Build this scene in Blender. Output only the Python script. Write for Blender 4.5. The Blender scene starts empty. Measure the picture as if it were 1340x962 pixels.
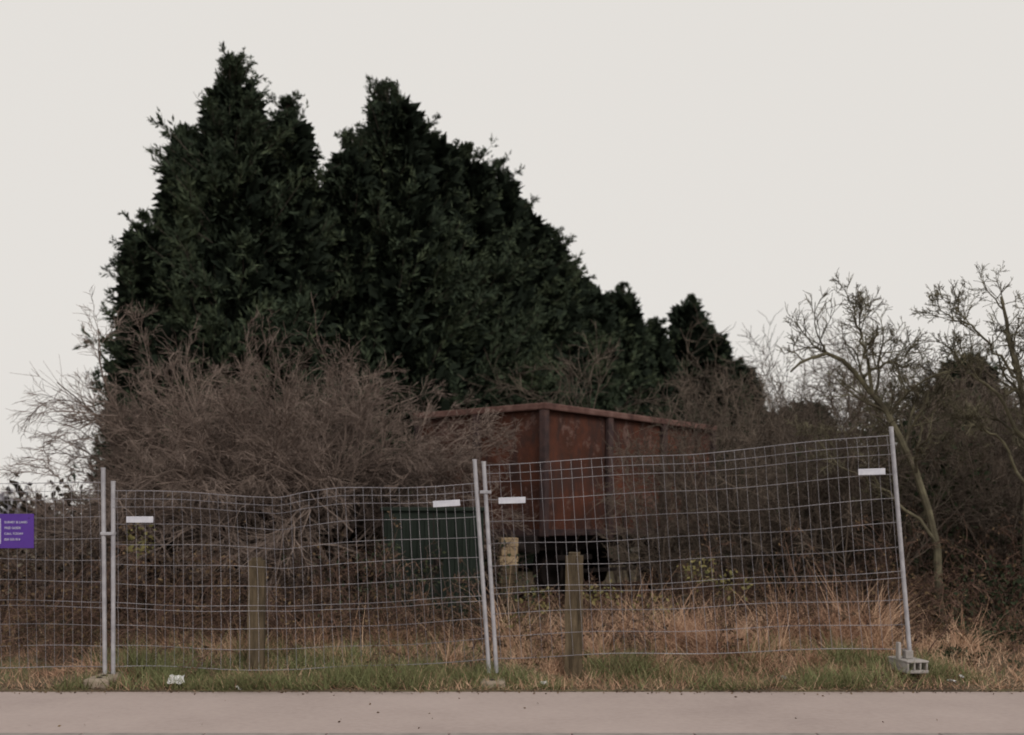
import bpy, math, numpy as np
from mathutils import Vector
rng = np.random.default_rng(7)
sc = bpy.context.scene
COL = sc.collection

# ------------------------------------------------------------------ materials
def mat(name, cols, scale=3.0, rough=0.85, island=0.0, bump=0.0, bscale=None, spec=0.2, detail=6.0, lo=0.3, hi=0.7,
        stretch=(1,1,1), metallic=0.0, fine=0.0):
    m = bpy.data.materials.new(name); m.use_nodes = True
    nt = m.node_tree; N = nt.nodes; L = nt.links
    b = N['Principled BSDF']
    b.inputs['Roughness'].default_value = rough
    b.inputs['Specular IOR Level'].default_value = spec
    b.inputs['Metallic'].default_value = metallic
    tc = N.new('ShaderNodeTexCoord'); mp = N.new('ShaderNodeMapping')
    mp.inputs['Scale'].default_value = stretch
    L.new(tc.outputs['Object'], mp.inputs['Vector'])
    nz = N.new('ShaderNodeTexNoise'); nz.inputs['Scale'].default_value = scale
    nz.inputs['Detail'].default_value = detail; nz.inputs['Roughness'].default_value = 0.6
    L.new(mp.outputs[0], nz.inputs['Vector'])
    fac = nz.outputs['Fac']
    mr = N.new('ShaderNodeMapRange'); mr.inputs['From Min'].default_value = lo; mr.inputs['From Max'].default_value = hi
    L.new(fac, mr.inputs['Value']); fac = mr.outputs[0]
    if island > 0:
        g = N.new('ShaderNodeNewGeometry')
        mx = N.new('ShaderNodeMix'); mx.data_type = 'FLOAT'; mx.inputs[0].default_value = island
        L.new(fac, mx.inputs[2]); L.new(g.outputs['Random Per Island'], mx.inputs[3]); fac = mx.outputs[0]
    if fine > 0:
        n2 = N.new('ShaderNodeTexNoise'); n2.inputs['Scale'].default_value = scale*25; n2.inputs['Detail'].default_value = 4
        L.new(mp.outputs[0], n2.inputs['Vector'])
        mx = N.new('ShaderNodeMix'); mx.data_type = 'FLOAT'; mx.inputs[0].default_value = fine
        L.new(fac, mx.inputs[2]); L.new(n2.outputs['Fac'], mx.inputs[3]); fac = mx.outputs[0]
    cr = N.new('ShaderNodeValToRGB'); L.new(fac, cr.inputs[0])
    el = cr.color_ramp.elements
    n = len(cols)
    while len(el) < n: el.new(0.5)
    for i, c in enumerate(cols):
        el[i].position = i/(n-1); el[i].color = (*c, 1)
    L.new(cr.outputs[0], b.inputs['Base Color'])
    if bump > 0:
        n3 = N.new('ShaderNodeTexNoise'); n3.inputs['Scale'].default_value = bscale or scale*8; n3.inputs['Detail'].default_value = 6
        L.new(mp.outputs[0], n3.inputs['Vector'])
        bp = N.new('ShaderNodeBump'); bp.inputs['Strength'].default_value = bump; bp.inputs['Distance'].default_value = 0.02
        L.new(n3.outputs['Fac'], bp.inputs['Height']); L.new(bp.outputs[0], b.inputs['Normal'])
    return m

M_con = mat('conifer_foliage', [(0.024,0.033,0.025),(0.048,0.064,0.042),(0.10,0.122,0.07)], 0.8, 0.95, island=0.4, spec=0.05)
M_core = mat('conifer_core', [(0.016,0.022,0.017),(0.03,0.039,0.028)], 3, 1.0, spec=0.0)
M_bark = mat('bark', [(0.05,0.04,0.035),(0.13,0.11,0.09)], 12, bump=0.5)
M_twigL = mat('bare_twigs', [(0.062,0.046,0.041),(0.155,0.117,0.10),(0.33,0.26,0.225)], 1.2, island=0.5)
M_twigR = mat('thicket_twigs', [(0.045,0.035,0.03),(0.10,0.078,0.063),(0.22,0.175,0.14)], 1.0, island=0.5)
M_lichen = mat('lichen_bark', [(0.05,0.042,0.032),(0.10,0.088,0.06),(0.22,0.20,0.13)], 5, island=0.3)
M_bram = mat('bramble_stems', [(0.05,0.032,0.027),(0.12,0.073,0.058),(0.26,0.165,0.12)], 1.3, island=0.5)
M_bramd = mat('bramble_stems_shaded', [(0.032,0.022,0.02),(0.075,0.05,0.042),(0.16,0.11,0.085)], 1.3, island=0.5)  # darker copy of the bramble stems, back-hedge shade mixed into the colour
M_deadleaf = mat('dead_leaves', [(0.04,0.027,0.022),(0.10,0.065,0.042),(0.18,0.125,0.065)], 1.5, island=0.7)
M_yleaf = mat('yellowing_leaves', [(0.08,0.09,0.035),(0.17,0.15,0.06),(0.26,0.22,0.10)], 3, island=0.7)
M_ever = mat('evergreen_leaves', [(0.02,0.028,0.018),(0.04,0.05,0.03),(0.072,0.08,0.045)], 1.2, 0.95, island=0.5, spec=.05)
M_shade = mat('shaded_undergrowth', [(0.018,0.016,0.014),(0.035,0.031,0.025),(0.06,0.052,0.038)], 1.2, 1.0, island=0.5, spec=0)  # leaf tones darkened to carry the shade beneath the bare bush
M_grass = mat('green_grass', [(0.22,0.165,0.10),(0.135,0.14,0.065),(0.185,0.20,0.09),(0.29,0.30,0.155)], 1.5, island=0.55)
M_straw = mat('dry_grass', [(0.13,0.072,0.048),(0.36,0.215,0.145),(0.60,0.40,0.275),(0.76,0.58,0.42)], 0.9, island=0.45)
M_soil = mat('soil', [(0.05,0.038,0.028),(0.11,0.085,0.055),(0.13,0.12,0.06)], 1.3, bump=0.8, bscale=20)
M_path = mat('footway_asphalt', [(0.29,0.235,0.222),(0.40,0.33,0.31),(0.48,0.40,0.38)], 0.7, 0.95, fine=0.5, bump=0.4, bscale=120, lo=0.25, hi=0.75, spec=.1)
M_road = mat('road_asphalt', [(0.05,0.048,0.048),(0.09,0.085,0.082)], 2, 0.9, fine=0.5, bump=0.4, bscale=120)
M_kerb = mat('kerb_concrete', [(0.2,0.18,0.17),(0.32,0.29,0.27)], 5, 0.9, bump=0.3)
M_galv = mat('galvanised_steel', [(0.30,0.29,0.32),(0.48,0.47,0.50)], 9, 0.5, spec=0.5, metallic=0.15)
M_wire = mat('fence_wire', [(0.15,0.14,0.16),(0.42,0.40,0.43)], 1.0, 0.5, spec=0.4, metallic=0.1)
M_label = mat('white_plate', [(0.50,0.50,0.58),(0.72,0.72,0.78)], 8, 0.5)
M_conc = mat('concrete_foot', [(0.2,0.16,0.12),(0.36,0.3,0.24)], 8, bump=0.4)
M_plast = mat('pale_foot', [(0.26,0.24,0.23),(0.42,0.39,0.38)], 8)
M_wood = mat('weathered_wood', [(0.04,0.03,0.02),(0.095,0.072,0.046),(0.16,0.12,0.078)], 5, bump=0.6, bscale=18, stretch=(4,4,0.5))
M_timb = mat('pale_timber', [(0.25,0.17,0.10),(0.52,0.40,0.26)], 9, bump=0.3)
M_dark = mat('black_iron', [(0.014,0.011,0.011),(0.035,0.026,0.024)], 6, bump=0.4)
M_stan = mat('stanchion_rust', [(0.028,0.021,0.023),(0.06,0.038,0.038),(0.09,0.052,0.046)], 5, bump=0.5)
M_cap = mat('cap_rust', [(0.07,0.036,0.032),(0.125,0.066,0.056),(0.2,0.12,0.105)], 4, bump=0.5)
M_cab = mat('dark_green_paint', [(0.012,0.017,0.014),(0.028,0.036,0.03)], 1.5, 0.85, bump=0.1, spec=.1)
M_sign = mat('purple_sign', [(0.085,0.035,0.25),(0.105,0.045,0.3)], 3, 0.5)
M_white = mat('sign_white', [(0.6,0.6,0.7),(0.7,0.7,0.8)], 3, 0.6)
M_lit = mat('litter_white', [(0.5,0.5,0.5),(0.75,0.75,0.75)], 10, 0.6)
M_dist = mat('distant_foliage_hazed', [(0.16,0.15,0.17),(0.26,0.25,0.29)], 0.05, island=0.5)  # pale blue-grey puts distance haze into the leaf colour
M_rail = mat('rail_steel', [(0.06,0.035,0.025),(0.14,0.08,0.06)], 8)

def rust_mat():
    m = mat('rusted_plate', [(0.030,0.018,0.016),(0.066,0.030,0.022),(0.115,0.043,0.028),(0.19,0.075,0.045)], 1.3, 0.95, bump=0.5, bscale=9, lo=0.3, hi=0.72, fine=.3, spec=.1)
    nt = m.node_tree; N = nt.nodes; L = nt.links; b = N['Principled BSDF']
    old = b.inputs['Base Color'].links[0].from_socket
    tc = N.new('ShaderNodeTexCoord')
    nz = N.new('ShaderNodeTexNoise'); nz.inputs['Scale'].default_value = 1.9; nz.inputs['Detail'].default_value = 10; nz.inputs['Roughness'].default_value = .78
    L.new(tc.outputs['Object'], nz.inputs['Vector'])
    mr = N.new('ShaderNodeMapRange'); mr.inputs['From Min'].default_value = .55; mr.inputs['From Max'].default_value = .60; mr.inputs['To Max'].default_value = .7
    L.new(nz.outputs['Fac'], mr.inputs['Value'])
    mx = N.new('ShaderNodeMix'); mx.data_type = 'RGBA'
    n2 = N.new('ShaderNodeTexNoise'); n2.inputs['Scale'].default_value = 3.0; n2.inputs['Detail'].default_value = 8; n2.inputs['Roughness'].default_value=.7
    mp = N.new('ShaderNodeMapping'); mp.inputs['Scale'].default_value = (1,1,0.4); L.new(tc.outputs['Object'], mp.inputs['Vector']); L.new(mp.outputs[0], n2.inputs['Vector'])
    mr2 = N.new('ShaderNodeMapRange'); mr2.inputs['From Min'].default_value = .45; mr2.inputs['From Max'].default_value = .6; mr2.inputs['To Max'].default_value = .85
    L.new(n2.outputs['Fac'], mr2.inputs['Value'])
    mx2 = N.new('ShaderNodeMix'); mx2.data_type = 'RGBA'
    L.new(mr2.outputs[0], mx2.inputs[0]); L.new(old, mx2.inputs[6]); mx2.inputs[7].default_value = (0.048,0.030,0.028,1)
    L.new(mr.outputs[0], mx.inputs[0]); L.new(mx2.outputs[2], mx.inputs[6]); mx.inputs[7].default_value = (0.185,0.115,0.10,1)
    L.new(mx.outputs[2], b.inputs['Base Color'])
    return m
M_rust = rust_mat()

# ------------------------------------------------------------------ mesh helpers
def build(name, V, F, mats, parent=None, midx=None, smooth=False):
    V = np.ascontiguousarray(V, dtype=np.float32); F = np.ascontiguousarray(F, dtype=np.int32)
    k = F.shape[1]
    me = bpy.data.meshes.new(name)
    me.vertices.add(len(V)); me.vertices.foreach_set('co', V.ravel())
    me.loops.add(F.size); me.loops.foreach_set('vertex_index', F.ravel())
    me.polygons.add(len(F)); me.polygons.foreach_set('loop_start', np.arange(0, F.size, k, dtype=np.int32))
    if not isinstance(mats, (list, tuple)): mats = [mats]
    for m in mats: me.materials.append(m)
    if midx is not None: me.polygons.foreach_set('material_index', np.asarray(midx, dtype=np.int32))
    me.update(calc_edges=True)
    me.polygons.foreach_set('use_smooth', np.full(len(F), bool(smooth)))
    ob = bpy.data.objects.new(name, me); COL.objects.link(ob)
    if parent: ob.parent = parent
    return ob

class Acc:
    def __init__(s): s.V=[]; s.F=[]; s.I=[]; s.n=0
    def add(s, V, F, mi=0):
        s.V.append(V); s.F.append(F+s.n); s.I.append(np.full(len(F), mi)); s.n += len(V)
    def obj(s, name, mats, parent=None, smooth=False):
        return build(name, np.concatenate(s.V), np.concatenate(s.F), mats, parent, np.concatenate(s.I), smooth)

def norm(a): return a/np.maximum(np.linalg.norm(a, axis=-1, keepdims=True), 1e-9)

def tubes(P, R, sides=3):
    N, K, _ = P.shape
    T = np.empty_like(P); T[:,1:-1] = P[:,2:]-P[:,:-2]; T[:,0] = P[:,1]-P[:,0]; T[:,-1] = P[:,-1]-P[:,-2]
    T = norm(T)
    ref = np.where(np.abs(T[:,:1,2:3]) > 0.85, np.array([1.,0,0]), np.array([0,0,1.]))
    A = norm(np.cross(T, np.broadcast_to(ref, T.shape))); B = np.cross(T, A)
    ang = np.arange(sides)*2*np.pi/sides
    V = P[:,:,None,:] + R[:,:,None,None]*(np.cos(ang)[None,None,:,None]*A[:,:,None,:] + np.sin(ang)[None,None,:,None]*B[:,:,None,:])
    V = V.reshape(-1,3)
    base = (np.arange(N)[:,None,None]*K + np.arange(K-1)[None,:,None])*sides
    s = np.arange(sides)[None,None,:]; s2 = (s+1)%sides
    F = np.stack([base+s, base+s2, base+sides+s2, base+sides+s], -1).reshape(-1,4)
    return V, F

def grow(base, d, ln, r, K=5, wig=0.25, bias=(0,0,0), tip=0.35):
    N = len(base); P = np.empty((N,K+1,3)); P[:,0] = base; d = norm(d)
    st = (ln/K)[:,None]
    for i in range(K):
        d = norm(d + rng.normal(0, wig, (N,3)) + np.array(bias))
        P[:,i+1] = P[:,i] + d*st
    R = r[:,None]*np.linspace(1, tip, K+1)[None]
    return P, R

def spawn(P, R, ln, m, tmin=0.25, spread=0.8, ratio=0.55, rr=0.6, rmin=0.003, tmax=1.0):
    N, K1, _ = P.shape
    t = rng.uniform(tmin, tmax, (N,m))*(K1-1)
    i = np.minimum(t.astype(int), K1-2); f = (t-i)[...,None]
    n = np.arange(N)[:,None]
    b = P[n,i]*(1-f) + P[n,i+1]*f
    tg = norm(P[n,i+1]-P[n,i])
    d = norm(tg + norm(rng.normal(size=(N,m,3)))*spread)
    l = ln[:,None]*ratio*rng.uniform(.5,1.25,(N,m))*(1.15-0.55*t/(K1-1))
    r = np.maximum(R[n,i]*rr, rmin)
    return b.reshape(-1,3), d.reshape(-1,3), l.ravel(), r.ravel()

def diamonds(b, d, ln, w):
    N = len(b); d = norm(d); s = norm(np.cross(d, rng.normal(size=(N,3))))
    mid = b + d*(ln*0.45)[:,None]
    V = np.stack([b, mid+s*(w/2)[:,None], b+d*ln[:,None], mid-s*(w/2)[:,None]], 1).reshape(-1,3)
    return V, np.arange(4*N).reshape(-1,4)

def ribbons(P, W):
    N, K, _ = P.shape
    a = rng.uniform(0, 2*np.pi, N); s = np.stack([np.cos(a), np.sin(a), np.zeros(N)], -1)[:,None,:]
    V = np.stack([P-s*W[...,None]/2, P+s*W[...,None]/2], 2).reshape(-1,3)
    base = (np.arange(N)[:,None]*K + np.arange(K-1)[None])*2
    F = np.stack([base, base+1, base+3, base+2], -1).reshape(-1,4)
    return V, F

def box(name, x0,x1,y0,y1,z0,z1, m, parent=None, bevel=0.0, rot=None):
    V = np.array([[x,y,z] for z in (z0,z1) for x,y in ((x0,y0),(x1,y0),(x1,y1),(x0,y1))], float)
    F = np.array([[3,2,1,0],[4,5,6,7],[0,1,5,4],[1,2,6,5],[2,3,7,6],[3,0,4,7]])
    ob = build(name, V, F, m, parent)
    if bevel:
        bv = ob.modifiers.new('b','BEVEL'); bv.width = bevel; bv.segments = 2
    return ob

def cyl(name, p0, p1, r, m, parent=None, n=24, r1=None):
    import bmesh
    p0=Vector(p0); p1=Vector(p1); d=p1-p0
    bm = bmesh.new(); bmesh.ops.create_cone(bm, cap_ends=True, segments=n, radius1=r, radius2=r if r1 is None else r1, depth=d.length)
    q = d.to_track_quat('Z','Y')
    for v in bm.verts: v.co = q@v.co + (p0+p1)/2
    me = bpy.data.meshes.new(name); bm.to_mesh(me); bm.free(); me.materials.append(m)
    ob = bpy.data.objects.new(name, me); COL.objects.link(ob)
    if parent: ob.parent = parent
    return ob

def empty(name, loc=(0,0,0), rz=0):
    e = bpy.data.objects.new(name, None); COL.objects.link(e); e.location = loc; e.rotation_euler = (0,0,rz); e.empty_display_size=.3
    return e

# ------------------------------------------------------------------ ground
def gz(x, y):
    x = np.asarray(x, float); y = np.asarray(y, float)
    t = np.clip((y-10.2)/1.3, 0, 1); t = t*t*(3-2*t)
    b = 0.015 + 0.17*t
    n = np.sin(x*1.7+np.sin(y*1.1)*1.3)*np.cos(y*1.9+x*.6) + .5*np.sin(x*4.1+2)*np.sin(y*3.7+x)
    near = np.clip((y-10.2)/.6,0,1)*np.clip((80-y)/40,0,1)
    r = np.clip((x-1)/3,0,1)*np.clip((y-10.2)/.5,0,1)*np.clip((30-y)/10,0,1)*0.05
    z = b + n*0.035*near + r
    return np.where(y < 10.19, -0.2, z)

ys = np.concatenate([[-300,-60,-10,0,6,10.0,10.18], np.arange(10.2,20,.15), np.arange(20,60,1.5), [70,90,120,180,300,600,1500,3000]])
xs = np.concatenate([[-3000,-1200,-400,-150,-60,-30,-18], np.arange(-12,12.01,.2), [18,30,60,150,400,1200,3000]])
XX, YY = np.meshgrid(xs, ys); ZZ = gz(XX, YY)
nx, ny = len(xs), len(ys)
V = np.stack([XX,YY,ZZ],-1).reshape(-1,3)
ii = (np.arange(ny-1)[:,None]*nx+np.arange(nx-1)[None])
F = np.stack([ii,ii+1,ii+1+nx,ii+nx],-1).reshape(-1,4)
build('ground', V, F, M_soil, smooth=True)

def strip(name, y0,y1,z, m, x0=-200,x1=200,th=0.1):
    return box(name, x0,x1,y0,y1,z-th,z,m)
strip('road', .93, 8.10, -0.12, M_road, th=.06)
strip('pavement', 8.235, 10.22, 0.0, M_path)
strip('pavement', -2.2, .795, 0.0, M_path)
for y0 in (8.105, .8):
    K = Acc()
    for i in range(60):
        x0 = -27+i*.915
        v = np.array([[x,y,z] for z in (-.17,.004) for x,y in ((x0,y0),(x0+.905,y0),(x0+.905,y0+.125),(x0,y0+.125))], float)
        K.add(v, np.array([[3,2,1,0],[4,5,6,7],[0,1,5,4],[1,2,6,5],[2,3,7,6],[3,0,4,7]]))
    o = K.obj('kerb', M_kerb); bv=o.modifiers.new('b','BEVEL'); bv.width=.012; bv.segments=2
A = Acc()
cx = rng.uniform(-170,170,130); cy = rng.uniform(190,260,130); ch = rng.uniform(3,9,130)
for x,y,h in zip(cx,cy,ch):
    k = 200
    p = norm(rng.normal(size=(k,3)))*rng.uniform(.2,1,(k,1))**.5*np.array([h*.8,h*.6,h*.5]) + np.array([x,y,h*.5])
    A.add(*diamonds(p, rng.normal(size=(k,3))+np.array([0,0,.5]), rng.uniform(.6,1.6,k), rng.uniform(.25,.7,k)))
A.obj('distant_trees', M_dist)

# ------------------------------------------------------------------ conifers
def conifer(X, Y, H, R, dens=1.0, z0=0.15, ls=1.0, pw=.66, wild=.14):
    e = Acc()
    lean = rng.normal(0,.012,2)
    K=10
    tp = np.zeros((1,K+1,3)); hs = np.linspace(0,1,K+1)
    tp[0,:,0] = X+lean[0]*H*hs+rng.normal(0,.04,K+1); tp[0,:,1] = Y+lean[1]*H*hs; tp[0,:,2] = z0+H*hs*.97
    e.add(*tubes(tp, np.linspace(.16+.01*H,.012,K+1)[None], 7), 2)
    nb = int((80+27*H*max(R,.9)/1.6)*dens)
    h = rng.uniform(0.06,1,nb)**0.8
    az = rng.uniform(0,2*np.pi,nb)
    prof = np.minimum((1-h)**pw, 1)
    lump = 1+.26*np.sin(az*2+h*9+X)+.22*np.sin(az*3-h*31+Y*2)+.14*np.sin(h*60+az)
    ln = R*prof*lump*rng.uniform(.7,1.1,nb)+.08
    long = rng.random(nb) < wild; ln[long] = ln[long]*1.3+.25
    rise = .1+.5*h+rng.normal(0,.2,nb)
    d = np.stack([np.cos(az), np.sin(az), rise],-1)
    zz = h*H - ln*.25
    npl = int(30*dens)+8
    hp = rng.uniform(.35,.93,npl); ap = rng.uniform(0,2*np.pi,npl)
    lp = R*(1-hp)**pw*rng.uniform(.75,1.3,npl)+.5
    dp = np.stack([np.cos(ap),np.sin(ap),.1+.3*hp],-1)
    zp = hp*H-lp*.55
    b = np.stack([X+lean[0]*zz, Y+lean[1]*zz, z0+np.clip(zz,0.2,None)],-1)
    bp = np.stack([X+lean[0]*zp, Y+lean[1]*zp, z0+np.clip(zp,0.2,None)],-1)
    P,Rr = grow(b,d,ln,np.full(nb,.02),5,.13,(0,0,.07),.2)
    Pp,Rp = grow(bp,dp,lp,np.full(npl,.025),5,.13,(0,0,.22),.2)
    e.add(*tubes(P,Rr,3),2); e.add(*tubes(Pp,Rp,3),2)
    for (PP,RR,LL,mm,tm) in ((P,Rr,ln,12,.3),(Pp,Rp,lp,28,.3)):
        b2,d2,l2,r2 = spawn(PP,RR,LL,mm,tm,.85,.28,.5,.004)
        l2 = np.clip(l2,.1,.46)
        P2,R2 = grow(b2,d2,l2,r2,2,.2,(0,0,.05),.3)
        b3,d3,l3,_ = spawn(P2,R2,l2,11,0.0,.6,.6)
        l3 = ls*np.clip(l3,.08,.19)*rng.uniform(.7,1.3,len(l3))
        e.add(*diamonds(b3,d3,l3,l3*rng.uniform(.18,.34,len(l3))),0)
    # dark inner sprays, scattered through the crown so that no bare core shows
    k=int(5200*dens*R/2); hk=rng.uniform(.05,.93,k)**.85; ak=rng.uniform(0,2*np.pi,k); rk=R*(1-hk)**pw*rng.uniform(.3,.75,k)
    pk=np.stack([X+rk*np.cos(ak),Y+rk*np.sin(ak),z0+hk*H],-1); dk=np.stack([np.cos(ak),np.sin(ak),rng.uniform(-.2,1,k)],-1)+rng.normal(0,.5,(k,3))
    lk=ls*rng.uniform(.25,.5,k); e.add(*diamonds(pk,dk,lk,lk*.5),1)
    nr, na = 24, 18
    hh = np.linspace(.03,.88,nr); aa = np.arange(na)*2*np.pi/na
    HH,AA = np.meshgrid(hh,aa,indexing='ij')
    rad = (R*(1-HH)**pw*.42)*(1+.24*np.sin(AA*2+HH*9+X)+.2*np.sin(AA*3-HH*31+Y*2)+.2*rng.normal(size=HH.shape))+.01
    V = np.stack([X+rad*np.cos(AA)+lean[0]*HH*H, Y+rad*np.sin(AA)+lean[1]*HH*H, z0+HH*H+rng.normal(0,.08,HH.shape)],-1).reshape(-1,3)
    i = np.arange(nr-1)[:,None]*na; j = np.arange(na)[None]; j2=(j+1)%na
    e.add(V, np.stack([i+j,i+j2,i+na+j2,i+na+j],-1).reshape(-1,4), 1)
    e.obj('conifer_tree', [M_con,M_core,M_bark])

trees = [(-6.05,24,11.35,2.7,1.2),(-7.65,22.8,7.7,1.05,1.2),(-7.15,24.2,10.1,1.8,1.0),(-4.95,24.4,10.75,1.8,1.0),
 (-2.75,26,11.75,2.8,1.2),(-3.75,25.4,10.35,1.8,1),(-4.35,25.3,9.3,2.1,.8),(-1.95,27,11.2,2.5,1),(-1.1,28,11.0,2.6,.9),(-.3,29.6,11.1,2.1,.9),
 (.45,32.5,10.8,2.1,.7,.15,1.2),(1.2,35,10.6,2.2,.7,.15,1.2),(2.0,38,10.2,2.4,.6,.15,1.3),(3.1,42,10.4,2.4,.5,.15,1.5),(4.5,45,11.0,2.6,.5,.15,1.5),(6.0,48,10.1,2.6,.5,.15,1.6),
 (8.0,50,11.6,2.3,.5,.15,1.6),(9.2,50.5,10.3,2.5,.5,.15,1.6),(10.8,52,9.0,2.6,.45,.15,1.6),(12.4,30,5.9,2.9,.8),(9.6,36,5.2,2.6,.5,.15,1.3),(7.6,31,4.5,2.5,.5),
 (-7.0,22.3,5.4,1.35,.8)]
for t in trees: conifer(*t)

# ------------------------------------------------------------------ bare shrubs
def shrub(name, bases, dirs, lens, m, r0=.024, n1=7, n2=6, n3=4, wig=.16, bias=(0,0,0), sp=.8, leaves=None, rmin=.0035):
    A = Acc()
    r = np.full(len(bases), r0)*rng.uniform(.7,1.2,len(bases))
    P,R = grow(bases,dirs,lens,r,7,wig,bias,.3); A.add(*tubes(P,R,5),0)
    b,d,l,r = spawn(P,R,lens,n1,.2,sp,.55,.6,rmin); P1,R1 = grow(b,d,l,r,5,wig*1.3,bias,.35); A.add(*tubes(P1,R1,4),0)
    b,d,l2,r = spawn(P1,R1,l,n2,.15,sp,.55,.6,rmin); P2,R2 = grow(b,d,l2,r,4,wig*1.5,bias,.5); A.add(*tubes(P2,R2,3),0)
    b,d,l3,r = spawn(P2,R2,l2,n3,.1,sp,.6,.7,rmin); P3,R3 = grow(b,d,l3,r,2,wig*1.8,bias,.6); A.add(*tubes(P3,R3,3),0)
    mats=[m]
    if leaves:
        lm, nl, size = leaves
        b,d,_,_ = spawn(P3,R3,l3,nl,.1,1.2)
        k = len(b); l = rng.uniform(.6,1.4,k)*size
        A.add(*diamonds(b,d+np.array([0,0,-.3]),l,l*.6),1); mats.append(lm)
    return A.obj(name, mats)

N=120
az = rng.uniform(0,2*np.pi,N); el = np.radians(rng.uniform(5,80,N))
d = np.stack([np.cos(az)*np.cos(el)*1.3, np.sin(az)*np.cos(el), np.sin(el)],-1)
b = np.stack([rng.uniform(-4.8,-2.0,N), 14.9+rng.normal(0,.45,N), rng.uniform(1.0,2.2,N)],-1)
ln = 1.95*rng.uniform(.8,1.12,N)
shrub('bare_bush', b, d, ln, M_twigL, .020, 8, 7, 6, .13, (0,0,-.04), .62, rmin=.0034)
N=14
b = np.stack([rng.uniform(-4.2,-2.6,N), 14.9+rng.normal(0,.3,N), np.full(N,.1)],-1)
d = np.stack([rng.normal(0,.25,N), rng.normal(0,.2,N), np.ones(N)],-1)
P,R = grow(b,d,rng.uniform(1.6,2.6,N),np.full(N,.05),6,.12,(0,0,0),.4); V_,F_=tubes(P,R,6); build('bare_bush',V_,F_,M_twigR)
N=38
b = np.stack([rng.uniform(-2.6,-1.2,N), rng.uniform(14.2,15.2,N), rng.uniform(1.2,2.7,N)],-1)
d = np.stack([rng.uniform(.5,1.2,N), rng.normal(0,.35,N), rng.uniform(.0,.8,N)],-1)
shrub('bare_bush', b, d, rng.uniform(.9,1.5,N), M_twigL, .014, 7,6,5,.13,(0,0,-.03),.65)
N=26
b = np.stack([rng.uniform(-5.7,-4.6,N), rng.uniform(14.4,16,N), rng.uniform(.6,1.7,N)],-1)
d = np.stack([rng.uniform(-1.2,-.3,N), rng.normal(0,.3,N), rng.uniform(.0,.6,N)],-1)
shrub('bare_bush', b, d, rng.uniform(.7,1.3,N), M_twigL, .016, 7,6,4,.14,(0,0,-.03),.7)

N=120
b = np.stack([rng.uniform(-8.5,-.6,N), rng.uniform(12.6,15.0,N), np.full(N,.15)],-1)
b = b[~((b[:,0]>-2.0)&(b[:,1]<13.5))]; N=len(b)
d = np.stack([rng.normal(0,.6,N), rng.normal(0,.5,N), rng.uniform(.6,1.3,N)],-1)
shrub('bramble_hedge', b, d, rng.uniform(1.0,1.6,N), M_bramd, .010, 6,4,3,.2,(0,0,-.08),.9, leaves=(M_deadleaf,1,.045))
N=90
x=np.where(rng.random(N)<.55, rng.uniform(-8,-4.1,N), rng.uniform(-4.1,-1.4,N))
b = np.stack([x, np.where(x<-4.1,rng.uniform(10.9,12.6,N),rng.uniform(11.8,12.7,N)), np.full(N,.15)],-1)
d = np.stack([rng.normal(0,.6,N), rng.normal(0.2,.4,N), rng.uniform(.6,1.2,N)],-1)
shrub('bramble_hedge', b, d, rng.uniform(.7,1.3,N), M_bram, .008, 6,4,3,.2,(0,0,-.1),.9, leaves=(M_deadleaf,1,.04), rmin=.003)

N=145
x = rng.uniform(2.6,9.8,N); b = np.stack([x, rng.uniform(13.6,17.5,N), np.full(N,.2)],-1)
b=b[~((b[:,0]<4.8)&(b[:,1]>15.6))]; N=len(b)
d = np.stack([rng.normal(0,.3,N), rng.normal(0,.25,N), np.ones(N)],-1)
ln = rng.uniform(2.1,3.2,N)*np.clip(.78+.09*(b[:,0]-2.0),.7,1.0)
shrub('bare_thicket', b, d, ln, M_twigR, .018, 8,6,5,.15,(0,0,.01),.85)
N=44
b = np.stack([rng.uniform(1.9,3.7,N), rng.uniform(14.0,15.3,N), np.full(N,.2)],-1)
d = np.stack([rng.normal(0,.3,N)+.05, rng.normal(0,.2,N), np.ones(N)],-1)
shrub('bare_thicket', b, d, rng.uniform(1.6,3.0,N)*np.clip(.75+.2*(b[:,0]-2),.7,1.05), M_twigR, .014, 7,6,5,.15,(0,0,.01),.8)
N=75
b = np.stack([rng.uniform(2.0,13,N), rng.uniform(21.5,27,N), np.full(N,.2)],-1)
d = np.stack([rng.normal(0,.3,N), rng.normal(0,.25,N), np.ones(N)],-1)
shrub('bare_thicket', b, d, rng.uniform(3.6,5.0,N), M_twigR, .03, 8,6,4,.14,(0,0,.01),.85, rmin=.0065)
N=140
b = np.stack([rng.uniform(.6,8.5,N), rng.uniform(12.6,14.8,N), np.full(N,.2)],-1)
d = np.stack([rng.normal(0,.6,N), rng.normal(0,.5,N), rng.uniform(.6,1.2,N)],-1)
ln = rng.uniform(.8,1.4,N)*np.clip(.5+.13*b[:,0],.55,1.2)
shrub('bramble_hedge', b, d, ln, M_bram, .010, 6,4,3,.2,(0,0,-.08),.9, leaves=(M_deadleaf,1,.04))

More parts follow.
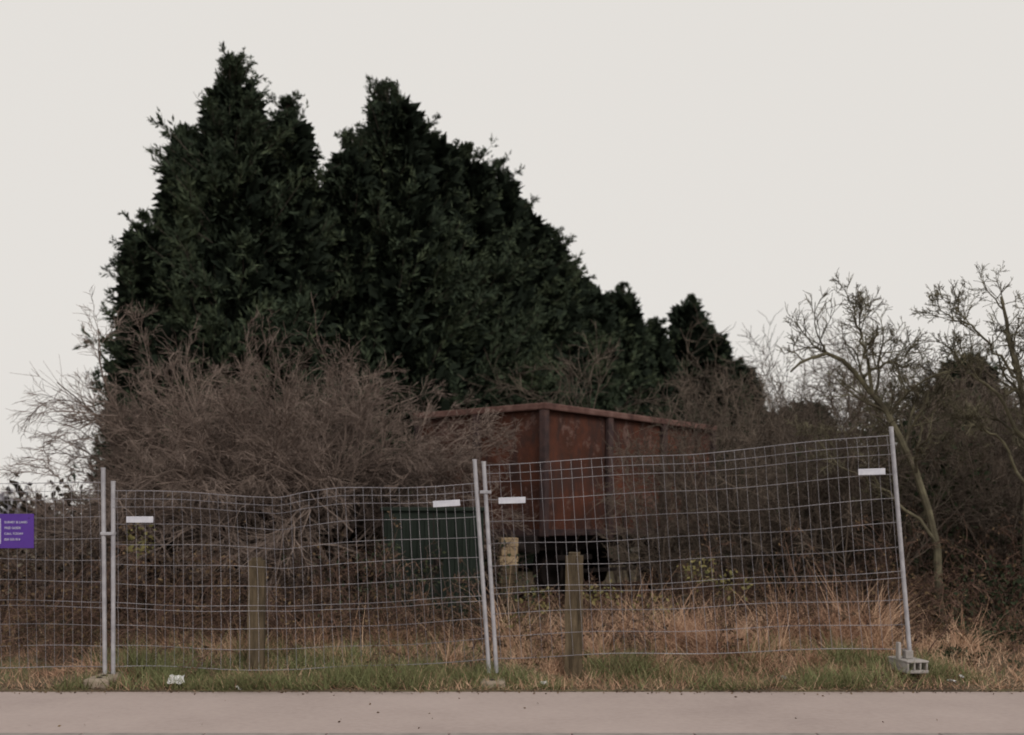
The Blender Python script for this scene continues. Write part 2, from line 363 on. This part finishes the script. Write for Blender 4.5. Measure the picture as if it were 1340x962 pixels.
def leafmass(name, cs, n, size, m):
    A = Acc()
    for c in cs:
        p0 = np.array(c[:3]); r = np.array(c[3:6])
        u = norm(rng.normal(size=(n,3))); rad = rng.uniform(.35,1,(n,1))**.6*(1+.18*np.sin(u[:,:1]*7+u[:,2:]*5))
        p = p0+u*rad*r; k_=p[:,2]>.1; p = p[k_]; u=u[k_]; k=len(p)
        l = rng.uniform(.6,1.4,k)*size
        A.add(*diamonds(p, u*.6+rng.normal(0,.7,(k,3)), l, l*.6))
    return A.obj(name, m)
cs = [(x, 20.5+rng.uniform(-.8,1.2), 1.1, 1.2, 1.0, rng.uniform(1.4,2.3)) for x in np.arange(4.9,15,.95)]
leafmass('evergreen_hedge', cs, 1900, .14, M_ever)
cs = [(x, rng.uniform(16.3,17.2), .9, .8, .5, rng.uniform(.9,1.4)) for x in np.arange(-8,-1.9,.75)]
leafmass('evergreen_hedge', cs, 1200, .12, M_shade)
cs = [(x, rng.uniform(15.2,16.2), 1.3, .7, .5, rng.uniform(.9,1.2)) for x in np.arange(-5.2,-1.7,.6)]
leafmass('ivy', cs, 1200, .10, M_shade)  # leaf mass added under the bush, its shade put into the leaf colour
cs = [(x, rng.uniform(14.2,16.0), 1.1, .8, .6, rng.uniform(1.1,1.9)) for x in np.arange(4.9,10,.6)]
leafmass('ivy', cs, 1300, .09, M_ever)
cs = [(x, rng.uniform(18.0,19.2), 1.6, .9, .7, rng.uniform(1.8,2.5)) for x in np.arange(6.6,11,.8)]
leafmass('evergreen_hedge', cs, 1700, .12, M_ever)
cs = [(-4.15,12.2,1.38,.16,.16,.2),(2.2,12.9,1.0,.22,.25,.2),(2.6,13.0,.8,.2,.25,.2),(1.6,12.6,.6,.3,.25,.15),(.25,12.3,.7,.22,.3,.15),(.0,12.2,.4,.2,.2,.15),(1.0,12.6,.75,.3,.2,.12)]
leafmass('yellow_leaved_bramble', cs, 85, .055, M_yleaf)
cs = [(5.3,12.3,.5,.5,.4,.7),(6.0,12.2,.6,.6,.4,1.0),(5.0,11.6,.2,.5,.3,.3),(6.3,11.3,.3,.5,.4,.45),(6.8,11.8,.5,.5,.4,.9),(4.6,11.2,.12,.4,.3,.18),(5.6,10.8,.1,.6,.3,.22)]
leafmass('ivy', cs, 700, .055, M_ever)

# ------------------------------------------------------------------ bare lichen covered trees (right)
def bare_tree(limbs, r0s, n1, n2, n3, n4):
    A = Acc()
    for pts, r0 in zip(limbs, r0s):
        pts = np.array(pts,float); K=14
        t = np.linspace(0,len(pts)-1,K); i=np.minimum(t.astype(int),len(pts)-2); f=(t-i)[:,None]
        P = pts[i]*(1-f)+pts[i+1]*f
        P[1:-1] = (P[:-2]+2*P[1:-1]+P[2:])/4; P[1:-1]+=rng.normal(0,.02,(K-2,3))
        P=P[None]; R=np.linspace(r0,max(r0*.22,.008),K)[None]
        A.add(*tubes(P,R,8))
        L0 = np.array([np.linalg.norm(np.diff(pts,axis=0),axis=1).sum()])
        L0 = np.clip(L0,1.7,2.8)
        b,d,l,r = spawn(P,R,L0,n1,.3,1.0,.32,.5,.005); d[:,2]+=.3
        P1,R1 = grow(b,d,l,r,6,.2,(0,0,.05),.4); A.add(*tubes(P1,R1,5))
        b,d,l2,r = spawn(P1,R1,l,n2,.15,.8,.6,.6,.0042); P2,R2 = grow(b,d,l2,r,4,.2,(0,0,.05),.6); A.add(*tubes(P2,R2,4))
        b,d,l3,r = spawn(P2,R2,l2,n3,.1,.8,.6,.7,.004); P3,R3 = grow(b,d,l3,r,3,.2,(0,0,.04),.7); A.add(*tubes(P3,R3,3))
        b,d,l4,r = spawn(P3,R3,l3,n4,.1,.8,.6,.8,.0036); P4,R4 = grow(b,d,l4,r,2,.2,(0,0,0),.8); A.add(*tubes(P4,R4,3))
    return A.obj('bare_tree', M_lichen)
bare_tree([[(5.1,13,.1),(5.05,13,1.2),(4.85,13.05,2.1),(4.5,13.1,2.8),(4.2,13.1,3.3),(3.9,13.1,3.55),(3.5,13,3.55),(3.3,13,3.35)],
           [(4.3,13.1,3.1),(4.2,13.0,3.5),(4.1,12.9,3.8),(4.0,12.9,4.15)],
           [(4.75,13.05,2.3),(4.95,13.2,2.8),(5.0,13.2,3.1)],
           [(4.2,13.1,3.3),(4.5,13.1,3.5),(4.8,13.1,3.4)],
           [(5.05,13,1.3),(4.5,13,1.9),(4.1,13.1,2.1),(3.6,13.1,2.6)]],
          [.055,.024,.02,.02,.022], 13,6,4,2)
bare_tree([[(6.0,12.8,.1),(6.0,12.8,1.5),(6.05,12.8,2.4),(5.95,12.8,3.2),(5.75,12.8,3.8),(5.7,12.8,4.2)],
           [(6.05,12.8,2.4),(5.7,12.8,3.0),(5.35,12.8,3.3),(5.15,12.8,3.6)],
           [(6.0,12.8,2.0),(5.6,12.8,2.6),(5.25,12.8,2.75)],
           [(5.95,12.8,3.2),(5.6,12.8,3.6),(5.3,12.8,3.9),(5.05,12.8,4.0)],
           [(6.05,12.8,1.2),(6.3,12.8,2.4),(6.35,12.8,3.2),(6.15,12.8,3.8)]],
          [.065,.026,.02,.018,.03], 13,6,4,2)
bare_tree([[(5.6,14.5,.1),(5.3,14.5,1.4),(4.9,14.5,2.4),(4.8,14.5,3.1)],[(5.3,14.5,1.5),(5.9,14.5,2.3),(6.1,14.6,2.8)]],[.05,.035],12,6,4,2)

# ------------------------------------------------------------------ grass
def blades(base, h, wid, droop, K=3, lean=.35, comb=None):
    N=len(base); a=rng.uniform(0,2*np.pi,N)
    dr = np.stack([np.cos(a),np.sin(a),np.zeros(N)],-1)*(lean*rng.uniform(.2,1.6,N))[:,None]+np.array([0,0,1.])
    if comb is not None: dr[:,:2]+=comb
    P,_ = grow(base,dr,h,np.ones(N),K,.08,(0,0,-droop),1)
    W = wid*rng.uniform(.6,1.4,N)[:,None]*np.linspace(1,.12,K+1)[None]
    return ribbons(P,W)
def surf(x,y,up=0): return np.stack([x,y,gz(x,y)+up],-1)
def patch(x,y): return np.sin(x*1.9+1+np.sin(y*2.3))*np.cos(y*2.6+x*.7)+.6*np.sin(x*5.3+y)*np.sin(y*4.1-x)
N=130000
x=rng.uniform(-7,7.5,N); y=10.2+rng.uniform(0,1,N)**1.2*2.1
gr = np.clip(.62+.55*patch(x,y) - np.clip((x-.2)/1.6,0,.5) - np.clip((x-3.8)/2,0,.3) - np.clip((-4.1-x)/.6,0,.5),.0,1)*np.clip(1.6-(y-10.2)/1.0,.1,1)
gr += .6*np.exp(-((x-1.15)/.35)**2)*np.exp(-((y-10.9)/.5)**2)+.3*np.exp(-((x-3.3)/.7)**2)*np.exp(-((y-10.5)/.3)**2)
k = rng.random(N)<gr; x=x[k];y=y[k]
edge = .07*np.sin(x*3)+.05*np.sin(x*11)+.04*np.sin(x*29)
y = np.maximum(y, 10.18+edge)
A=Acc(); A.add(*blades(surf(x,y,-.01), rng.uniform(.05,.24,len(x))*(1+.7*patch(x+3,y*1.7)).clip(.3,2), .009, .14, 3, .75))
A.obj('grass', M_grass)
N=56000
x=rng.uniform(-7,7.5,N); y=10.2+rng.uniform(0,1,N)**1.1*3; k=rng.random(N)<np.where(x<-4.0,.5,np.where(x<-.2,.8,1)); x=x[k];y=y[k]
A=Acc(); A.add(*blades(surf(x,y,-.01), rng.uniform(.04,.2,len(x)), .008,.25,3,.9))
nc=640
cx=rng.uniform(-7,6.0,nc); cy=rng.uniform(10.6,13.1,nc)
w = np.where(cx>-.2, .9, .45)*np.where(cx>4.0,.3,1)*np.where(cx<-4,.25,1)*(.6+.65*patch(cx+1,cy)); k=rng.random(nc)<w; cx=cx[k];cy=cy[k]
for X0,Y0 in zip(cx,cy):
    n=int(rng.uniform(60,200)); s=rng.uniform(.03,.12)
    hh = rng.uniform(.3,1.1)*(1 if X0>-.2 else .65)*np.clip((Y0-10.3)/1.4,.3,1)
    A.add(*blades(surf(X0+rng.normal(0,s,n), Y0+rng.normal(0,s,n),-.01), rng.uniform(.3,1,n)*hh, .009,.26,4,.6,rng.normal(0,.5,2)))
n=60; x=np.concatenate([rng.normal(2.75,.15,20), rng.uniform(-3,5,40)]); y=rng.uniform(10.7,12.3,n)
A.add(*blades(surf(x,y), rng.uniform(.3,.75,n), .010,.06,4,.35))
A.obj('dry_grass', M_straw)
N=170
b=surf(rng.uniform(-6.5,6.2,N), rng.uniform(11.0,13,N)); d=np.stack([rng.normal(0,.7,N),rng.normal(0,.5,N),rng.uniform(.4,1.1,N)],-1)
shrub('dead_bramble', b,d,rng.uniform(.4,.95,N),M_bram,.006,5,4,3,.22,(0,0,-.12),.9,leaves=(M_deadleaf,1,.04),rmin=.0028)
N=2000
x=rng.uniform(-7,7.5,N); y=10.25-np.abs(rng.normal(0,.10,N))+rng.uniform(0,.1,N); far=rng.random(N)<.02; y[far]=rng.uniform(8.4,10.2,far.sum())
A=Acc(); dd=np.stack([rng.normal(size=N),rng.normal(size=N),np.abs(rng.normal(0,.15,N))],-1); l=rng.uniform(.012,.035,N)
A.add(*diamonds(np.stack([x,y,np.where(y<10.22,.006,.03)],-1),dd,l,l*.6)); A.obj('fallen_leaves', M_deadleaf)

# ------------------------------------------------------------------ temporary fence panels
FY=10.6
def tube_obj(name, pts, r, m, parent, sides=10):
    P=np.array([pts],float); V,F=tubes(P,np.full(P.shape[:2],r),sides); return build(name,V,F,m,parent,smooth=True)
def fence(lt, lb, rt, rb, top, bot, labels, name='mesh_fence_panel', phase=0., bump=.02):
    e = empty(name, (0,FY,0))
    for nm,(t,b) in {'post_left':(lt,lb),'post_right':(rt,rb)}.items():
        tube_obj(nm, [(b[0],0,b[1]),(t[0],0,t[1])], .021, M_galv, e)
        cyl(nm+'_cap',(t[0],0,t[1]-.002),(t[0],0,t[1]+.012),.023,M_galv,e,12)
    def pt(u,v):
        zt=top(u); zb=bot(u); z=zb+(zt-zb)*v
        def edge(t,b): f=(z-b[1])/(t[1]-b[1]); return b[0]+(t[0]-b[0])*f
        x=edge(lt,lb)*(1-u)+edge(rt,rb)*u
        y=-.026*math.exp(-((v-.93)/.03)**2)-.026*math.exp(-((v-.35)/.03)**2)+bump*math.sin(u*5+phase)*math.sin(v*3.1)+.012*math.sin(u*17+phase+v*4)
        z+=.012*math.sin(u*13+phase+v*6)*(1-.3*v)
        return (x,y,z)
    A=Acc(); U=np.linspace(0,1,41)
    for v in [0,.115,.23,.33,.36,.47,.585,.70,.815,.91,.955,1.0]:
        r=.0034 if v in(0,1.0) else .0025
        A.add(*tubes(np.array([[pt(u,v) for u in U]]),np.full((1,41),r),4))
    nv=40; VV=np.linspace(0,1,25)
    P=np.array([[pt((i+.5)/nv,v) for v in VV] for i in range(nv)]); A.add(*tubes(P,np.full(P.shape[:2],.0018),4))
    A.obj('wire_mesh', M_wire, e)
    for (x,z,tilt) in labels:
        o=box('label',-.13,.13,-.004,.004,-.03,.03,M_label,e,.003); o.location=(x,-.04,z); o.rotation_euler=(0,tilt,0)
    return e
def cl(*p):
    xs_=[a for a,_ in p]; zs_=[b for _,b in p]; return lambda u: float(np.interp(u,xs_,zs_))
f0=fence((-7.42,2.05),(-7.42,.05),(-3.947,2.09),(-3.93,.06), cl((0,1.97),(1,1.95)), cl((0,.2),(1,.17)), [], phase=2)
f1=fence((-3.85,1.96),(-3.85,.06),(-.361,2.17),(-.221,.12), cl((0,1.88),(.2,1.86),(.46,1.815),(.52,1.86),(.62,1.90),(.8,1.91),(1,1.95)), cl((0,.18),(.5,.15),(1,.25)), [(-3.58,1.6,.0),(-.63,1.755,-.06)], phase=0, bump=.05)
f2=fence((-.273,2.15),(-.148,.12),(3.66,2.485),(3.85,.2), cl((0,2.13),(.5,2.23),(1,2.42)), cl((0,.27),(1,.36)), [(0.0,1.785,-.03),(3.46,2.06,-.03)], phase=4, bump=.03)
box('clamp',-3.965,-3.83,-.03,.03,1.45,1.48,M_galv,f0,.004)
box('clamp',-.31,-.2,-.03,.03,1.85,1.88,M_galv,f1,.004)
def foot(x,y,z,m,l=.6,h=.13):
    e=box('fence_foot',-.12,.12,-l/2,l/2,0,h,m,None,.025); e.location=(x,y,z)
    for i,yy in enumerate((-.2,-.07,.07,.2)):
        c_=cyl(f'socket_{i}',(0,yy,h-.005),(0,yy,h+.006),.03,M_dark,e,12)
    return e
foot(-3.89,FY-.05,.0,M_conc,h=.11); foot(-.18,FY,.0,M_conc,h=.08)
e=empty('fence_foot',(3.82,FY,.14),.15)
box('base',-.11,.11,-.2,.2,0,.03,M_plast,e,.008)
for i,xx in enumerate((-.095,-.03,.03,.095)): box(f'rib_{i}',xx-.009,xx+.009,-.19,.19,.03,.10,M_plast,e,.004)
box('top',-.11,.11,-.2,.2,.10,.12,M_plast,e,.006)
box('upright_left',-.11,-.08,-.03,.03,.12,.28,M_plast,e,.008)
box('post_socket',-.04,.04,-.04,.04,.12,.2,M_plast,e,.008)

s=empty('purple_sign',(-5.15,FY-.07,1.49))
box('board',-.85,.565,-.006,.006,-.165,.165,M_sign,s,.003)
box('divider',.245,.251,-.012,-.0065,-.12,.12,M_white,s)
def text(body,size,loc):
    c=bpy.data.curves.new('lettering','FONT'); c.body=body; c.size=size; c.extrude=.001
    o=bpy.data.objects.new('lettering',c); COL.objects.link(o); o.parent=s; o.location=loc; o.rotation_euler=(math.pi/2,0,0); c.materials.append(M_white)
text('PROPERTY',.12,(-.45,-.009,.03)); text('TO LET',.1,(-.3,-.009,-.1))
for i,t in enumerate(['SURVEY & LAND','FREE GUIDE','CALL TODAY','020 555 014']): text(t,.030,(.285,-.009,.075-.055*i))
for i,xx in enumerate((-.4,.1,.52)): box(f'cable_tie_{i}',xx-.004,xx+.004,-.01,.07,.12,.128,M_dark,s)

def bollard(x,y,h,w,rz,tilt):
    import bmesh
    bm=bmesh.new(); bmesh.ops.create_cube(bm,size=1)
    for v in bm.verts: v.co=Vector((v.co.x*w,v.co.y*w,(v.co.z+.5)*h))
    bmesh.ops.subdivide_edges(bm,edges=[e for e in bm.edges if abs(e.verts[0].co.z-e.verts[1].co.z)>.1],cuts=8)
    bmesh.ops.bevel(bm,geom=[e for e in bm.edges if abs(e.verts[0].co.z-h)<.001 and abs(e.verts[1].co.z-h)<.001],offset=.03,segments=2,affect='EDGES')
    for v in bm.verts: v.co += Vector(rng.normal(0,.003,3))
    me=bpy.data.meshes.new('wooden_post'); bm.to_mesh(me); bm.free(); me.materials.append(M_wood)
    o=bpy.data.objects.new('wooden_post',me); COL.objects.link(o); o.location=(x,y,float(gz(x,y))-.06); o.rotation_euler=(tilt,0.01,rz)
bollard(-2.51,10.76,1.17,.155,.1,.0); bollard(.6,10.74,1.27,.17,-.08,.015)

c=empty('metal_cabinet',(-.94,13.2,.2),.06)
box('body',-.6,.6,0,.6,.08,1.5,M_cab,c,.012); box('plinth',-.57,.57,.03,.57,0,.08,M_dark,c); box('roof',-.64,.64,-.04,.64,1.5,1.55,M_cab,c,.012)
for i,xx in enumerate(np.linspace(-.54,.54,13)):
    if abs(xx)<.02: continue
    box(f'rib_{i}',xx-.016,xx+.016,-.022,.0,.16,1.42,M_cab,c,.006)
box('door_gap',-.006,.006,-.003,.001,.1,1.48,M_dark,c); box('handle',.02,.05,-.05,-.003,.75,.95,M_dark,c,.006)
N=16
b=np.stack([rng.uniform(-2.0,-.3,N),rng.uniform(12.4,12.95,N),np.full(N,.2)],-1); d=np.stack([rng.normal(0,.4,N),rng.normal(0.2,.2,N),np.ones(N)],-1)
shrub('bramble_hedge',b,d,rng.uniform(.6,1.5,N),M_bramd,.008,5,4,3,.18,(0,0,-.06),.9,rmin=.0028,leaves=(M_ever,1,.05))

# ------------------------------------------------------------------ railway wagon
W=empty('railway_wagon',(.47,16,0),math.atan2(.78,.63))
Lw,Ww,zb,zt=5.0,2.5,1.41,3.2
def plate(name,x0,x1,y0,y1,z0,z1,axis,seed):
    r=np.random.default_rng(seed); n=26; m=12
    U,Vv=np.meshgrid(np.linspace(0,1,n),np.linspace(0,1,m))
    dent=.012*np.sin(U*17+seed)*np.sin(Vv*6+seed*2)+.010*np.sin(U*7+Vv*9+seed)+r.normal(0,.0015,U.shape)
    dent*=np.sin(np.pi*np.clip(Vv,0,1))**.5
    L=[]
    for side in (0,1):
        if axis=='y': L.append(np.stack([x0+(x1-x0)*U,(y0 if side==0 else y1)+dent,z0+(z1-z0)*Vv],-1).reshape(-1,3))
        else: L.append(np.stack([(x0 if side==0 else x1)+dent,y0+(y1-y0)*U,z0+(z1-z0)*Vv],-1).reshape(-1,3))
    i=(np.arange(m-1)[:,None]*n+np.arange(n-1)[None]); Q=np.stack([i,i+1,i+1+n,i+n],-1).reshape(-1,4)
    return build(name,np.concatenate(L),np.concatenate([Q,Q[:,::-1]+n*m]),M_rust,W,smooth=True)
plate('side_wall_near',0,Lw,0.015,.04,zb,zt,'y',1)
plate('side_wall_far',0,Lw,Ww-.04,Ww-.015,zb,zt,'y',2)
plate('end_wall_near',.015,.04,.03,Ww-.03,zb,zt,'x',3)
plate('end_wall_far',Lw-.04,Lw-.015,.03,Ww-.03,zb,zt,'x',4)
box('floor',.06,Lw-.06,.06,Ww-.06,zb,zb+.05,M_dark,W)
box('cap_rail_side',-.075,Lw+.075,-.085,.06,zt,zt+.1,M_cap,W,.018)
box('cap_rail_far',-.075,Lw+.075,Ww-.06,Ww+.085,zt,zt+.1,M_cap,W,.018)
box('cap_rail_end',-.08,.06,.061,Ww-.061,zt,zt+.1,M_cap,W,.018)
box('cap_rail_end_far',Lw-.06,Lw+.08,.061,Ww-.061,zt,zt+.1,M_cap,W,.018)
for i,t in enumerate((1.65,3.3)):
    box(f'side_stanchion_{i}',t-.07,t+.07,-.07,.0,zb-.12,zt-.001,M_stan,W,.012)
    box(f'side_stanchion_far_{i}',t-.07,t+.07,Ww,Ww+.07,zb-.12,zt-.001,M_stan,W,.012)
for i,(x0,y0) in enumerate(((-.065,-.065),(Lw-.04,-.065),(-.065,Ww-.045),(Lw-.04,Ww-.045))):
    box(f'corner_post_{i}',x0,x0+.105,y0,y0+.11,zb-.06,zt-.001,M_stan,W,.012)
box('end_stanchion',-.07,.0,1.2,1.33,zb-.12,zt-.001,M_stan,W,.012)
box('end_stanchion_far',Lw,Lw+.07,1.2,1.33,zb-.12,zt-.001,M_stan,W,.012)
for i,t in enumerate((2.1,2.5,2.9)): box(f'hinge_{i}',t-.03,t+.03,-.035,-.001,zb-.08,zb+.3,M_stan,W,.006)
box('lower_angle_side',.05,Lw-.05,-.03,-.001,zb-.05,zb+.045,M_stan,W,.006)
box('lower_angle_end',-.03,-.001,.06,Ww-.06,zb-.05,zb+.045,M_stan,W,.006)
box('solebar_near',0.02,Lw-.02,.25,.33,zb-.27,zb-.051,M_dark,W); box('solebar_far',.02,Lw-.02,Ww-.33,Ww-.25,zb-.27,zb-.051,M_dark,W)
box('headstock',-.06,.018,.1,Ww-.1,zb-.30,zb-.052,M_dark,W,.01); box('headstock_far',Lw-.018,Lw+.06,.1,Ww-.1,zb-.30,zb-.052,M_dark,W,.01)
for i,yy in enumerate((.4,2.1)):
    for j,(sx,sg) in enumerate(((-.06,-1),(Lw+.06,1))):
        cyl(f'buffer_shank_{i}{j}',(sx,yy,1.2),(sx+sg*.32,yy,1.2),.09,M_dark,W,16,.065)
        cyl(f'buffer_head_{i}{j}',(sx+sg*.32,yy,1.2),(sx+sg*.36,yy,1.2),.19,M_dark,W,24)
cyl('coupling_hook',(-.06,1.25,1.2),(-.25,1.25,1.15),.04,M_dark,W,10)
for i,xx in enumerate((1.0,4.0)):
    cyl(f'axle_{i}',(xx,.3,.83),(xx,2.2,.83),.06,M_dark,W,12)
    for j,yy in enumerate((.47,1.9)):
        cyl(f'wheel_{i}{j}',(xx,yy,.83),(xx,yy+.12,.83),.45,M_dark,W,36); cyl(f'flange_{i}{j}',(xx,yy+(.12 if j==0 else -.03),.83),(xx,yy+(.15 if j==0 else 0),.83),.485,M_dark,W,36)
    for j,yy in enumerate((.12,2.23)):
        box(f'axlebox_{i}{j}',xx-.13,xx+.13,yy,yy+.16,.7,.96,M_dark,W,.02)
        box(f'spring_{i}{j}',xx-.45,xx+.45,yy+.03,yy+.12,.97,1.06,M_dark,W,.02)
        for k_,dx in enumerate((-.22,.22)): box(f'w_iron_{i}{j}{k_}',xx+dx-.03,xx+dx+.03,yy+.13,yy+.15,.62,1.14,M_dark,W)
box('brake_lever',.6,3.6,.05,.08,.78,.84,M_dark,W,.006)
# stack of sleeper off-cuts standing at the wagon's buffers
S=empty('timber_stack',(-.06,15.35,.19),.12)
zz=0.
for i in range(9):
    hgt=.125; w2=.13 if i%2==0 else .115
    box(f'timber_{i}',-w2+.01*(i%3),w2+.008*(i%2),-.16,.16,zz,zz+hgt,M_timb if i>=6 else M_wood,S,.01); zz+=hgt+.004
T=empty('railway_track',(.47,16,0),math.atan2(.78,.63))
for i,yy in enumerate((.535,1.965)):
    box(f'rail_{i}',-3,14,yy-.035,yy+.035,.27,.38,M_rail,T,.008); box(f'rail_foot_{i}',-3,14,yy-.07,yy+.07,.25,.27,M_rail,T)
for i in range(24): box(f'sleeper_{i}',-2.8+i*.7,-2.55+i*.7,-.05,2.55,.14,.25,M_wood,T,.01)

# ------------------------------------------------------------------ litter
def litter(x,y,s,z=None):
    n=6; g=np.linspace(-1,1,n); X_,Y_=np.meshgrid(g,g); Z_=rng.uniform(0,.5,X_.shape)
    V=np.stack([X_*s+rng.normal(0,s*.1,X_.shape),Y_*s*.7,Z_*s],-1).reshape(-1,3); i=(np.arange(n-1)[:,None]*n+np.arange(n-1)[None])
    o=build('litter',V,np.stack([i,i+1,i+1+n,i+n],-1).reshape(-1,4),M_lit); o.location=(x,y,float(gz(x,y))+.03 if z is None else z); o.rotation_euler=(rng.uniform(0,.8),0,rng.uniform(0,3))
litter(-3.15,10.3,.075,.09); litter(-2.55,10.22,.04,.03); litter(-2.7,11.4,.08,.55); litter(2.05,11.6,.04); litter(4.15,10.35,.04); litter(2.6,10.5,.03); litter(4.3,10.5,.035); litter(.3,10.4,.03)

# ------------------------------------------------------------------ light, world, camera
w=bpy.data.worlds.new('World'); sc.world=w; w.use_nodes=True
nt=w.node_tree; bg=nt.nodes['Background']
sky=nt.nodes.new('ShaderNodeTexSky'); sky.sky_type='NISHITA'; sky.sun_disc=False
sky.sun_elevation=math.radians(38); sky.sun_rotation=math.radians(150); sky.air_density=1; sky.dust_density=6
hs=nt.nodes.new('ShaderNodeHueSaturation'); hs.inputs['Saturation'].default_value=.12
nt.links.new(sky.outputs[0],hs.inputs['Color'])
mx=nt.nodes.new('ShaderNodeMix'); mx.data_type='RGBA'; mx.inputs[0].default_value=.93
nt.links.new(hs.outputs[0],mx.inputs[6]); mx.inputs[7].default_value=(8.1,7.8,7.4,1)
nt.links.new(mx.outputs[2],bg.inputs['Color']); bg.inputs['Strength'].default_value=.1
sd=bpy.data.lights.new('sun','SUN'); sd.energy=1.15; sd.angle=math.radians(20); sd.color=(1,.93,.84)
so=bpy.data.objects.new('sun',sd); COL.objects.link(so)
az=math.radians(150); elv=math.radians(38)
dirv=Vector((math.sin(az)*math.cos(elv), math.cos(az)*math.cos(elv), math.sin(elv)))
so.rotation_euler=dirv.to_track_quat('Z','Y').to_euler(); so.location=dirv*30
cd=bpy.data.cameras.new('camera'); co=bpy.data.objects.new('camera',cd); COL.objects.link(co)
co.location=(0,0,1.6); co.rotation_euler=(math.pi/2,0,0); cd.lens=38.6; cd.sensor_width=36; cd.shift_y=.1485
cd.clip_end=5000; cd.dof.use_dof=True; cd.dof.focus_distance=6.2; cd.dof.aperture_fstop=2.3
sc.camera=co
sc.view_settings.view_transform='Standard'; sc.view_settings.look='None'; sc.view_settings.exposure=0
